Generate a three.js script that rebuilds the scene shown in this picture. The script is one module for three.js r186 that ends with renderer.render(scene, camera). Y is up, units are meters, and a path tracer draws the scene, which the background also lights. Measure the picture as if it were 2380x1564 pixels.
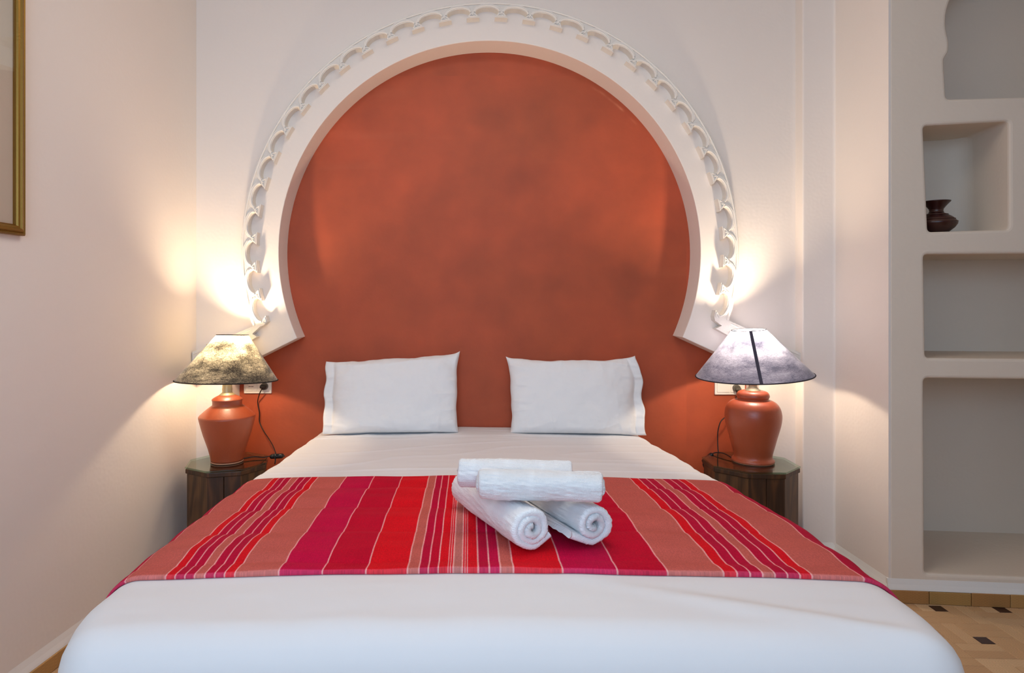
import * as THREE from 'three';
import { RectAreaLightUniformsLib } from 'three/addons/lights/RectAreaLightUniformsLib.js';
import { RoundedBoxGeometry } from 'three/addons/geometries/RoundedBoxGeometry.js';
import { mergeGeometries, mergeVertices, toCreasedNormals } from 'three/addons/utils/BufferGeometryUtils.js';
import { ImprovedNoise } from 'three/addons/math/ImprovedNoise.js';

// ------------------------------------------------------------------ camera, light, exposure
const scene = new THREE.Scene();
const FOCAL = 1510, PX = 1090, PY = 700, EYE = 1.2;             // focal length and lens shift in pixels of 2380 x 1564
const camera = new THREE.PerspectiveCamera(2 * Math.atan(782 / FOCAL) * 180 / Math.PI, 2380 / 1564, 0.02, 60);
camera.position.set(0, EYE, 0);
camera.setViewOffset(2380, 1564, 1190 - PX, 782 - PY, 2380, 1564);
camera.updateProjectionMatrix();

const renderer = new THREE.WebGLRenderer();
renderer.toneMapping = THREE.LinearToneMapping;
renderer.toneMappingExposure = 0.98;
renderer.shadowMap.enabled = true;

RectAreaLightUniformsLib.init();
scene.background = new THREE.Color().setRGB(0.62, 0.78, 1.0);    // daylight outside the windows
const FRONT = 1.6;                                              // the wall behind the camera
const WINDOWS = [{ x: -0.35, y: 1.88, w: 2.0, h: 1.65 }];
const DAY_COLOR = new THREE.Color().setRGB(0.43, 0.69, 1.0), DAY = 4.8;
const CEILING_LAMP = { x: 0.1, z: -1.65, w: 0.9 }, CEILING_NITS = 3.1, CEILING_COLOR = new THREE.Color().setRGB(1.0, 0.94, 0.85), H = 2.8;
const LAMP_CD = 0.52, LAMP_UP = 1.2, LAMP_WARM = new THREE.Color().setRGB(1.0, 0.78, 0.53), LAMP_COOL = new THREE.Color().setRGB(1.0, 0.82, 0.61);
for (const w of WINDOWS) {
  const l = new THREE.RectAreaLight(DAY_COLOR, DAY, w.w, w.h);
  l.position.set(w.x, w.y, FRONT - 0.01);
  l.name = 'window_daylight';
  scene.add(l);
}

{
  const l = new THREE.RectAreaLight(CEILING_COLOR, CEILING_NITS, CEILING_LAMP.w, CEILING_LAMP.w);
  l.position.set(CEILING_LAMP.x, H - 0.052, CEILING_LAMP.z); l.rotation.x = -Math.PI / 2;
  l.name = 'ceiling_lamp_light';
  scene.add(l);
}

// ------------------------------------------------------------------ helpers
const rnd = (() => { let s = 20240611; return () => { s = (s + 0x6d2b79f5) | 0; let t = Math.imul(s ^ (s >>> 15), 1 | s); t = (t + Math.imul(t ^ (t >>> 7), 61 | t)) ^ t; return ((t ^ (t >>> 14)) >>> 0) / 4294967296; }; })();
const perlin = new ImprovedNoise();
const N = (x, y, z = 0) => perlin.noise(x + 31.7, y + 17.3, z + 5.1);
const fbm = (x, y, o = 4, z = 0) => { let a = 0, k = 0.5; for (let i = 0; i < o; i++) { a += k * N(x, y, z + i * 7); x *= 2.03; y *= 2.03; k *= 0.5; } return a; };
const clamp = (v, a, b) => Math.min(b, Math.max(a, v));
const lerp = (a, b, t) => a + (b - a) * t;
const smooth = (a, b, v) => { const t = clamp((v - a) / (b - a), 0, 1); return t * t * (3 - 2 * t); };
const V2 = (x, y) => new THREE.Vector2(x, y), V3 = (x, y, z) => new THREE.Vector3(x, y, z);
const taken = new Map();
function numbered(name) { const n = taken.get(name) || 0; taken.set(name, n + 1); return n ? name + '_' + String(n).padStart(3, '0') : name; }
function put(o, name, parent) { o.name = numbered(name); o.castShadow = o.receiveShadow = true; (parent || scene).add(o); return o; }
const mesh = (name, geo, mat, parent) => put(new THREE.Mesh(geo, mat), name, parent);
function thing(name, label, category, pos = [0, 0, 0], group) {
  const g = put(new THREE.Group(), name);
  g.position.set(...pos); g.userData = { label, category };
  if (group) g.userData.group = group;
  return g;
}
function struct(name, label, geo, mat) {
  const o = geo ? mesh(name, geo, mat) : put(new THREE.Group(), name);
  o.userData = { kind: 'structure', label };
  return o;
}
function boxUV(geo) {                                            // uv in metres by the dominant axis of each face
  const g = geo.index ? geo.toNonIndexed() : geo, p = g.attributes.position, uv = new Float32Array(p.count * 2);
  g.computeVertexNormals();
  const a = V3(), b = V3(), c = V3();
  for (let i = 0; i < p.count; i += 3) {
    a.fromBufferAttribute(p, i); b.fromBufferAttribute(p, i + 1); c.fromBufferAttribute(p, i + 2);
    const n = b.clone().sub(a).cross(c.clone().sub(a)); n.set(Math.abs(n.x), Math.abs(n.y), Math.abs(n.z));
    [a, b, c].forEach((v, k) => {
      const o = (i + k) * 2;
      if (n.z >= n.x && n.z >= n.y) { uv[o] = v.x; uv[o + 1] = v.y; } else if (n.x >= n.y) { uv[o] = v.z; uv[o + 1] = v.y; } else { uv[o] = v.x; uv[o + 1] = v.z; }
    });
  }
  g.setAttribute('uv', new THREE.BufferAttribute(uv, 2));
  return g;
}
const box = (x0, x1, y0, y1, z0, z1) => { const g = new THREE.BoxGeometry(x1 - x0, y1 - y0, z1 - z0); g.translate((x0 + x1) / 2, (y0 + y1) / 2, (z0 + z1) / 2); return boxUV(g); };
const rbox = (w, h, d, r, x = 0, y = 0, z = 0) => { const g = new RoundedBoxGeometry(w, h, d, 3, Math.min(r, w / 2.02, h / 2.02, d / 2.02)); g.translate(x, y, z); return g; };
const joined = (list) => mergeGeometries(list.map((g) => { const n = g.index ? g.toNonIndexed() : g.clone(); for (const k of Object.keys(n.attributes)) if (!['position', 'normal', 'uv'].includes(k)) n.deleteAttribute(k); return n; }));
const tube = (pts, r, seg = 40, rs = 8) => new THREE.TubeGeometry(new THREE.CatmullRomCurve3(pts), seg, r, rs, false);
const at = (u, v, Z) => V3((u - PX) * Z / FOCAL, EYE - (v - PY) * Z / FOCAL, -Z);   // a measured direction at a known depth
// an open-edged wall slab whose room face runs from a to b (x, z), thickness t to the right of a->b
function wallSlab(a, b, y0, y1, t) {
  const d = V2(b[0] - a[0], b[1] - a[1]).normalize(), n = V2(-d.y, d.x);
  const s = new THREE.Shape([V2(a[0], -a[1]), V2(b[0], -b[1]), V2(b[0] + n.x * t, -(b[1] + n.y * t)), V2(a[0] + n.x * t, -(a[1] + n.y * t))]);
  const g = new THREE.ExtrudeGeometry(s, { depth: y1 - y0, bevelEnabled: false });
  g.rotateX(-Math.PI / 2); g.translate(0, y0, 0);
  return boxUV(g);
}

// ------------------------------------------------------------------ textures
function dataTex(w, h, fn, srgb = false, repeat = true) {
  const d = new Uint8Array(w * h * 4);
  for (let y = 0; y < h; y++) for (let x = 0; x < w; x++) {
    const c = fn(x / w, y / h, x, y), o = (y * w + x) * 4;
    if (typeof c === 'number') d[o] = d[o + 1] = d[o + 2] = clamp(c, 0, 1) * 255; else for (let k = 0; k < 3; k++) d[o + k] = clamp(c[k], 0, 1) * 255;
    d[o + 3] = 255;
  }
  const t = new THREE.DataTexture(d, w, h);
  t.magFilter = THREE.LinearFilter; t.minFilter = THREE.LinearMipmapLinearFilter;
  t.wrapS = t.wrapT = repeat ? THREE.RepeatWrapping : THREE.ClampToEdgeWrapping;
  if (srgb) t.colorSpace = THREE.SRGBColorSpace;
  t.needsUpdate = true;
  return t;
}
// noise that tiles: blend across the seam
const tiled = (fn) => (u, v) => { const a = smooth(0.75, 1, u), b = smooth(0.75, 1, v); return lerp(lerp(fn(u, v), fn(u - 1, v), a), lerp(fn(u, v - 1), fn(u - 1, v - 1), a), b); };
const rep = (t, x, y) => { const c = t.clone(); c.repeat.set(x, y); c.needsUpdate = true; return c; };

const plasterBump = rep(dataTex(512, 512, tiled((u, v) => 0.5 + 0.55 * fbm(u * 7, v * 7, 5) + 0.1 * N(u * 90, v * 90))), 0.8, 0.8);
const terryBump = rep(dataTex(256, 256, tiled((u, v) => 0.5 + 0.5 * N(u * 44, v * 44) + 0.35 * N(u * 90, v * 90))), 1, 1);
const weaveBump = rep(dataTex(128, 128, (u, v, x, y) => 0.5 + 0.25 * Math.sin(x * Math.PI / 2) * 1 + 0.25 * Math.sin(y * Math.PI / 2)), 40, 40);
const claySheen = dataTex(512, 512, tiled((u, v) => 0.5 + 0.5 * fbm(u * 30, v * 30, 3)));

const M = {};
const std = (o) => new THREE.MeshStandardMaterial({ side: THREE.DoubleSide, ...o });
const phys = (o) => new THREE.MeshPhysicalMaterial({ side: THREE.DoubleSide, ...o });
const C = (hex) => new THREE.Color(hex);
M.plaster = std({ color: C('#f0e4da'), roughness: 0.75, bumpMap: plasterBump, bumpScale: 0.0022 });
M.plasterSmooth = std({ color: C('#efe9e2'), roughness: 0.7, bumpMap: plasterBump, bumpScale: 0.0012 });
M.frieze = std({ color: C('#f1e9df'), roughness: 0.7, bumpMap: rep(terryBump, 11, 11), bumpScale: 0.0016 });
M.friezeRidge = std({ color: C('#f1e9df'), roughness: 0.65 });
M.shelf = std({ color: C('#ead8c5'), roughness: 0.8, bumpMap: plasterBump, bumpScale: 0.003 });
M.ceiling = std({ color: C('#efe9e2'), roughness: 0.9 });
const tadelakt = dataTex(1024, 1024, (u, v) => {
  const a = fbm(u * 4, v * 4, 5), b = fbm(u * 14 + 9, v * 14, 4), s = Math.max(0, N(u * 9 + 3, v * 9) - 0.34) * 1.6; let w = Math.max(0, fbm(u * 3 + 50, v * 22, 3) - 0.24) * 0.5;
  const k = 1 + 0.16 * a + 0.12 * b - 0.12 * s;
  const wx = (u - 0.55) / 0.42 - 0.0971, wy = (v - 0.03) / 0.42 - 1.4327, rad = Math.hypot(wx, wy), an = Math.atan2(wy, wx) * 57.3;
  const f = Math.exp(-(((rad - 0.966) / 0.006) ** 2)) * smooth(40, 45, an) * smooth(60, 55, an) + Math.exp(-(((rad - 0.981) / 0.005) ** 2)) * smooth(109, 111, an) * smooth(117, 115, an);
  w += Math.max(0, f * (0.5 + 2.2 * N(u * 60, v * 60 + 8))) * 0.5;
  return [0.700 * k + w * 0.12, 0.308 * k - 0.02 * a + w * 0.16, 0.165 * k + w * 0.16];
}, true);
tadelakt.repeat.set(0.42, 0.42); tadelakt.offset.set(0.55, 0.03);
M.tadelakt = std({ map: tadelakt, roughness: 0.62, bumpMap: plasterBump, bumpScale: 0.0015 });

const grainTex = (() => {
  const lo = [0.17, 0.105, 0.06], hi = [0.48, 0.32, 0.18];
  return dataTex(512, 512, (() => { const f = tiled((u, v) => { const warp = fbm(u * 2.2, v * 0.9, 3) * 1.6, ring = 0.5 + 0.5 * Math.sin((u * 18 + warp * 9) * 2); return 0.30 + 0.4 * ring * ring + 0.25 * N(u * 150, v * 4) + 0.35 * fbm(u * 5, v * 2, 3); }); return (u, v) => { const k = clamp(f(u, v), 0, 1); return [0, 1, 2].map((c) => lerp(lo[c], hi[c], k)); }; })(), true);
})();
grainTex.repeat.set(3.2, 1.6);
M.wood = std({ map: grainTex, roughness: 0.42 });
M.woodDark = std({ map: grainTex, color: C('#d8c8b8'), roughness: 0.45 });
M.plate = phys({ color: C('#d3e6da'), transmission: 1, thickness: 0, roughness: 0.03, ior: 1.5 });
M.terracotta = phys({ color: C('#ab4d2c'), roughness: 0.36, bumpMap: rep(claySheen, 3, 3), bumpScale: 0.0004, clearcoat: 0.25, clearcoatRoughness: 0.4 });
M.terracottaRaw = std({ color: C('#c08a6c'), roughness: 0.7 });
M.brass = std({ color: C('#cdbf9a'), metalness: 0.6, roughness: 0.45 });
M.sheet = phys({ color: C('#ece9e9'), roughness: 0.85, sheen: 0.2, sheenRoughness: 0.6 });
M.pillow = phys({ color: C('#f0efee'), roughness: 0.85, sheen: 0.2, sheenRoughness: 0.6 });
M.towel = phys({ color: C('#fbfbfc'), roughness: 1, bumpMap: rep(terryBump, 11, 11), bumpScale: 0.0016, sheen: 0.5, sheenRoughness: 0.7 });
M.black = std({ color: C('#0e0c0b'), roughness: 0.4 });
M.cord = std({ color: C('#1a0d08'), roughness: 0.5 });
M.greyPlug = std({ color: C('#57534a'), roughness: 0.4 });
M.plastic = std({ color: C('#efe9e0'), roughness: 0.35 });
M.hole = std({ color: C('#3a3029'), roughness: 0.8 });
M.gold = std({ color: C('#8a6526'), metalness: 0.7, roughness: 0.42, bumpMap: rep(terryBump, 4, 4), bumpScale: 0.00025 });
M.goldDark = std({ color: C('#6b4d1a'), metalness: 0.6, roughness: 0.45 });
M.mount = std({ color: C('#cbbfac'), roughness: 0.9 });
M.glass = phys({ color: C('#ffffff'), transmission: 1, thickness: 0, roughness: 0.02, ior: 1.5 });
M.base = std({ color: C('#4a3626'), roughness: 0.6 });
M.darkVase = phys({ color: C('#35100b'), roughness: 0.38, clearcoat: 0.3, clearcoatRoughness: 0.3 });
M.vaseBand = std({ color: C('#6a4a3a'), roughness: 0.5 });
M.winFrame = std({ color: C('#5a3d26'), roughness: 0.5 });
M.grout = std({ color: C('#8d7358'), roughness: 0.9 });

// ------------------------------------------------------------------ the room
const ZW = 3.056, ZN = 3.2;
const K = ZW / FOCAL;
const leftX = (Z) => -1.281 - 0.0854 * (ZW - Z);
// back wall of white plaster with the horseshoe opening
const CX = 0.0971, CY = 1.4327, RA = 0.9917;
const sideL = (532 - PX) * K, sideR = (1764 - PX) * K, footY = 0.866;
{
  const s = new THREE.Shape();
  s.moveTo(-1.45, 0); s.lineTo(sideL, 0); s.lineTo(sideL, footY);
  const a0 = 204.2, a1 = -23.9, n = 120;
  for (let i = 0; i <= n; i++) { const a = lerp(a0, a1, i / n) * Math.PI / 180; s.lineTo(CX + RA * Math.cos(a), CY + RA * Math.sin(a)); }
  s.lineTo(sideR, footY); s.lineTo(sideR, 0); s.lineTo(1.56, 0); s.lineTo(1.56, H); s.lineTo(-1.45, H);
  const g = new THREE.ExtrudeGeometry(s, { depth: ZN - ZW, bevelEnabled: true, bevelSize: 0.003, bevelThickness: 0.003, bevelOffset: -0.003, bevelSegments: 2 });
  g.translate(0, 0, -ZN);
  struct('wall_back', 'white plaster wall behind the bed with a wide horseshoe arch opening', boxUV(g), M.plaster);
  struct('wall_niche', 'terracotta red polished plaster wall inside the horseshoe arch', box(-1.45, 1.75, 0, H, -ZN - 0.15, -ZN), M.tadelakt);
}
const SH = { x: 1.679, z: 2.60, k: 0.1 };                       // shelf wall: x = SH.x + t, depth = SH.z - k t
{
  struct('wall_left', 'plain white plaster wall left of the bed', wallSlab([leftX(3.4), -3.4], [leftX(-FRONT), FRONT], 0, H, 0.2), M.plaster);
  // pilaster right of the arch, rounded at its far edge
  const s = new THREE.Shape();
  s.moveTo(1.534, 3.2); s.lineTo(1.534, 2.993); s.quadraticCurveTo(1.534, 2.985, 1.542, 2.985); s.lineTo(1.668, 2.985); s.quadraticCurveTo(1.682, 2.985, 1.6808, 2.972);
  s.lineTo(SH.x, SH.z + 0.0); s.lineTo(1.76, 2.6); s.lineTo(1.76, 3.2);
  const sh = new THREE.Shape(s.getPoints(8).map((p) => V2(p.x, p.y)));
  const g = new THREE.ExtrudeGeometry(sh, { depth: H, bevelEnabled: false });
  g.rotateX(-Math.PI / 2);
  struct('wall_alcove', 'white plaster pilaster and short return wall right of the arch', boxUV(g), M.plaster);
}
// the shelf wall with its niches, traced in its own plane
const shelfAt = (u, v) => { const a = (u - PX) / FOCAL, t = (SH.z * a - SH.x) / (1 + SH.k * a), Z = SH.z - SH.k * t; return V2(t, EYE - (v - PY) * Z / FOCAL); };
const L1 = Math.hypot(1, SH.k);
{
  const W = 1.25, s = new THREE.Shape([V2(0, 0), V2(W, 0), V2(W, H), V2(0, H)]);
  const niche = (pts) => {
    const h = new THREE.Path(), n = pts.length, r = 0.018;
    pts.forEach((p, i) => {
      const a = pts[(i + n - 1) % n], b = pts[(i + 1) % n], rr = Math.min(r, p.distanceTo(a) * 0.45, p.distanceTo(b) * 0.45);
      const p0 = p.clone().add(a.clone().sub(p).setLength(rr)), p1 = p.clone().add(b.clone().sub(p).setLength(rr));
      if (i) h.lineTo(p0.x, p0.y); else h.moveTo(p0.x, p0.y);
      h.quadraticCurveTo(p.x, p.y, p1.x, p1.y);
    });
    h.closePath();
    s.holes.push(h);
  };
  const arch = [], plugs = [];
  // plaster filling behind a niche: flat back at its own depth, rounded into the side walls
  const plug = (x0, x1, y0, y1, dep, r) => {
    const q = new THREE.Shape(); q.moveTo(x0, 0.6); q.lineTo(x0, dep - r); q.quadraticCurveTo(x0, dep, x0 + r, dep); q.lineTo(x1 - r, dep); q.quadraticCurveTo(x1, dep, x1, dep - r); q.lineTo(x1, 0.6);
    const e = new THREE.ExtrudeGeometry(q, { depth: y1 - y0, bevelEnabled: false, curveSegments: 16 }); e.rotateX(-Math.PI / 2); e.translate(0, y0, 0); plugs.push(boxUV(e));
  };
  const R1 = 0.97, ya = shelfAt(2199, 50).y, x1a = shelfAt(2199, 50).x, rs = 0.30;
  arch.push(shelfAt(2200, 230), shelfAt(2195, 136), shelfAt(2206, 122));
  for (let i = 0; i <= 14; i++) { const a = lerp(195, 90, i / 14) * Math.PI / 180; arch.push(V2(x1a + 0.4 + 0.4 * Math.cos(a), ya + rs * Math.sin(a))); }
  arch.push(V2(R1, ya + rs), V2(R1, shelfAt(2200, 230).y));
  niche(arch); plug(x1a - 0.03, R1 + 0.02, shelfAt(2200, 232).y - 0.02, ya + rs + 0.05, 0.30, 0.05);
  niche([shelfAt(2158, 539), shelfAt(2147, 292), shelfAt(2346, 281), shelfAt(2347, 533)]); plug(shelfAt(2150, 300).x - 0.005, shelfAt(2346, 300).x + 0.001, shelfAt(2158, 540).y - 0.02, shelfAt(2147, 280).y + 0.02, 0.29, 0.09);
  const r3 = 0.95;
  niche([shelfAt(2152, 832), shelfAt(2148, 591), V2(r3, shelfAt(2148, 591).y), V2(r3, shelfAt(2152, 832).y)]); plug(shelfAt(2148, 591).x - 0.01, r3 + 0.02, shelfAt(2152, 832).y - 0.02, shelfAt(2148, 591).y + 0.02, 0.40, 0.06);
  niche([shelfAt(2150, 1333), shelfAt(2148, 879), V2(r3, shelfAt(2148, 879).y), V2(r3, shelfAt(2150, 1333).y)]); plug(shelfAt(2148, 879).x - 0.01, r3 + 0.02, shelfAt(2150, 1333).y - 0.02, shelfAt(2148, 879).y + 0.02, 0.52, 0.06);
  const g = new THREE.ExtrudeGeometry(s, { depth: 0.56, bevelEnabled: true, bevelThickness: 0.012, bevelSize: 0.012, bevelOffset: -0.012, bevelSegments: 3, curveSegments: 10 });
  g.translate(0, 0, -0.572);
  const back = new THREE.BoxGeometry(W, H, 0.1); back.translate(W / 2, H / 2, -0.61);
  const m = joined([boxUV(g), boxUV(back), ...plugs]);
  const o = struct('wall_shelves', 'grey-white plaster wall with built-in shelf niches at the right', m, M.shelf);
  o.position.set(SH.x, 0, -SH.z); o.rotation.y = -Math.atan(SH.k); o.scale.x = L1;
  const xe = SH.x + 1.2, ze = -(SH.z - SH.k * 1.2);
  struct('wall_right', 'white plaster wall beyond the shelves', box(xe, xe + 0.2, 0, H, ze - 0.4, FRONT + 0.2), M.plaster);
}
const XR = SH.x + 1.2;
{ const g = new RoundedBoxGeometry(0.14, H, FRONT + 0.6, 3, 0.02); g.translate(1.52, H / 2, (FRONT - 0.6) / 2); struct('wall_partition', 'white plaster partition between the bed space and the shelf corner', boxUV(g), M.plaster); }
{
  const s = new THREE.Shape([V2(-1.95, 0), V2(XR + 0.2, 0), V2(XR + 0.2, H), V2(-1.95, H)]);
  for (const w of WINDOWS) s.holes.push(new THREE.Path([V2(w.x - w.w / 2, w.y - w.h / 2), V2(w.x - w.w / 2, w.y + w.h / 2), V2(w.x + w.w / 2, w.y + w.h / 2), V2(w.x + w.w / 2, w.y - w.h / 2)]));
  const g = new THREE.ExtrudeGeometry(s, { depth: 0.22, bevelEnabled: false }); g.translate(0, 0, FRONT);
  struct('wall_front', 'white plaster wall with a window facing the bed', boxUV(g), M.plaster);
  WINDOWS.forEach((w, i) => {
    const o = struct('window_' + (i + 1), 'wooden casement window facing the bed');
    const z = FRONT + 0.12, f = 0.05, x0 = w.x - w.w / 2, x1 = w.x + w.w / 2, y0 = w.y - w.h / 2, y1 = w.y + w.h / 2;
    mesh('window_frame', joined([box(x0, x0 + f, y0, y1, z - 0.03, z + 0.03), box(x1 - f, x1, y0, y1, z - 0.03, z + 0.03), box(x0 + f, x1 - f, y0, y0 + f, z - 0.03, z + 0.03), box(x0 + f, x1 - f, y1 - f, y1, z - 0.03, z + 0.03), box(w.x - 0.03, w.x + 0.03, y0 + f, y1 - f, z - 0.03, z + 0.03)]), M.winFrame, o);
    mesh('pane', box(x0 + f, w.x - 0.03, y0 + f, y1 - f, z - 0.004, z + 0.004), M.glass, o);
    mesh('pane', box(w.x + 0.03, x1 - f, y0 + f, y1 - f, z - 0.004, z + 0.004), M.glass, o);
  });
  struct('ceiling', 'plain white ceiling', box(-1.95, XR + 0.2, H, H + 0.15, -3.35, FRONT + 0.22), M.ceiling);
  const q = CEILING_LAMP, cl = thing('ceiling_lamp', 'flat square ceiling lamp above the bed', 'ceiling lamp', [q.x, H, q.z]);
  mesh('lamp_housing', rbox(q.w + 0.04, 0.04, q.w + 0.04, 0.01, 0, -0.02, 0), M.plastic, cl);
  mesh('lamp_diffuser', rbox(q.w, 0.012, q.w, 0.004, 0, -0.045, 0), std({ color: C('#ffffff'), emissive: CEILING_COLOR, emissiveIntensity: 2, roughness: 0.6 }), cl);
}

// ------------------------------------------------------------------ floor: basket weave tiles with dark square insets
{
  const floor = struct('floor', 'beige basket weave tile floor with small dark square insets', box(-1.95, XR + 0.2, -0.12, -0.003, -3.35, FRONT + 0.2), M.grout);
  const tileTex = dataTex(256, 256, tiled((u, v) => 0.90 + 0.25 * fbm(u * 4, v * 14, 4) + 0.12 * N(u * 40, v * 60)), true);
  tileTex.repeat.set(5, 5);
  const tones = ['#e6bb8c', '#deb182', '#edc496', '#d8ab7e', '#e3b788'].map((c) => std({ color: C(c), map: tileTex, roughness: 0.5 }));
  const dark = ['#3a221d', '#2a1814'].map((c) => std({ color: C(c), roughness: 0.35 }));
  const U = 0.048, th = 0.012, g0 = 0.0012;
  const plank = (sx, sz) => { const g = rbox(sx * U - g0, th, sz * U - g0, 0.002, 0, -th / 2, 0); return g; };
  const geos = { h: plank(3, 1), v: plank(1, 3), d: plank(1, 1) };
  const rest = { t: [], d: [] };
  const ox = 1.812, oz = -2.565, rot = 0.045, cs = Math.cos(rot), sn = Math.sin(rot);
  const cells = [['d', 0.5, 0.5], ['v', 1.5, 1.5], ['v', 2.5, 1.5], ['h', 1.5, 3.5], ['h', 1.5, 4.5], ['h', 4.5, 1.5], ['h', 4.5, 2.5], ['v', 3.5, 4.5], ['v', 4.5, 4.5]];
  let shown = 0;
  for (let i = -16; i <= 5; i++) for (let j = -4; j <= 17; j++) for (const [kind, a, b] of cells) {
    const lx = (i * 5 + a) * U, lz = (j * 5 + b) * U, x = ox + lx * cs - lz * sn, z = oz + lx * sn + lz * cs;
    const tone = Math.floor(rnd() * 5), dk = Math.floor(rnd() * 2), dy = -rnd() * 0.0006, tilt = (rnd() - 0.5) * 0.004;
    if (x < -1.75 || x > XR + 0.1 || z < -3.25 || z > FRONT) continue;
    const u = PX + x * FOCAL / -z, v = PY + EYE * FOCAL / -z;
    const seen = z < -1.9 && u > 60 && u < 2420 && v < 1600 && ((x > 0.98 && z > -2.72) || (x < -0.85 && z > -2.4)) && u > (x > 0 ? 2040 : 0) && (x > 0 || u < 320) && shown < 298;
    if (seen) {
      const m = mesh(kind === 'd' ? 'inset_tile' : 'floor_tile', geos[kind], kind === 'd' ? dark[dk] : tones[tone], floor);
      m.position.set(x, dy, z); m.rotation.set(tilt, -rot, 0);
      shown++;
    } else {
      const g = geos[kind].clone(); g.rotateY(-rot); g.translate(x, dy, z);
      rest[kind === 'd' ? 'd' : 't'].push(new THREE.BoxGeometry(kind === 'h' ? 3 * U - g0 : U - g0, th, kind === 'v' ? 3 * U - g0 : U - g0).rotateY(-rot).translate(x, dy - th / 2, z));
    }
  }
  for (const [k, name, mat] of [['t', 'floor_tile_field', tones[0]], ['d', 'inset_tile_field', dark[0]]]) { const m = mesh(name, joined(rest[k]), mat, floor); m.userData.kind = 'stuff'; }

  // skirting tiles and the white plaster ledge above them
  const bb = ['#cf9c5e', '#c08a50', '#d8a768', '#c49656'].map((c) => std({ color: C(c), map: tileTex, roughness: 0.55 }));
  const run = (name, label, a, b, len, start, end) => {
    const g = struct(name, label), d = V2(b[0] - a[0], b[1] - a[1]), total = d.length(), ang = Math.atan2(-d.y, d.x), n = V2(-d.y, d.x).normalize();
    let p = 0;
    while (p < total - 0.005) {
      const l = Math.min(len * (0.92 + 0.16 * rnd()), total - p), h = 0.049 + 0.003 * rnd();
      const m = mesh('skirting_tile', rbox(l - 0.0025, h, 0.014, 0.003), bb[Math.floor(rnd() * 4)], g), k = (p + l / 2) / total, off = 0.0065 + 0.0015 * rnd();
      m.position.set(a[0] + d.x * k + n.x * off, h / 2, a[1] + d.y * k + n.y * off); m.rotation.y = ang;
      p += l;
    }
    const s = new THREE.Shape([V2(-0.01, 0), V2(0.004, 0), V2(0.004, 0.048), V2(0.0105, 0.051), V2(0.009, 0.058), V2(0.0045, 0.072), V2(0.0, 0.092), V2(-0.01, 0.092)]);
    const e = new THREE.ExtrudeGeometry(s, { depth: total, bevelEnabled: false });
    const m = mesh('plaster_ledge', e, M.plasterSmooth, g);
    // local z runs along a->b, local x out of the wall
    m.matrixAutoUpdate = false;
    m.matrix.makeBasis(V3(n.x, 0, n.y), V3(0, 1, 0), V3(d.x / total, 0, d.y / total)).setPosition(a[0], 0, a[1]);
    return g;
  };
  run('baseboard_left', 'brown skirting tiles below a white ledge along the left wall', [leftX(-FRONT), FRONT], [leftX(3.05), -3.05], 0.3);
  run('baseboard_pilaster', 'short brown skirting tiles at the foot of the pilaster', [1.535, -2.985], [1.682, -2.985], 0.15);
  run('baseboard_return', 'brown skirting tiles along the short return wall', [1.681, -2.985], [SH.x, -SH.z], 0.3);
  run('baseboard_right', 'row of brown skirting tiles under the shelf wall', [SH.x - 0.006, -SH.z + 0.001], [XR, -(SH.z - SH.k * 1.2)], 0.152);
}

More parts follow.
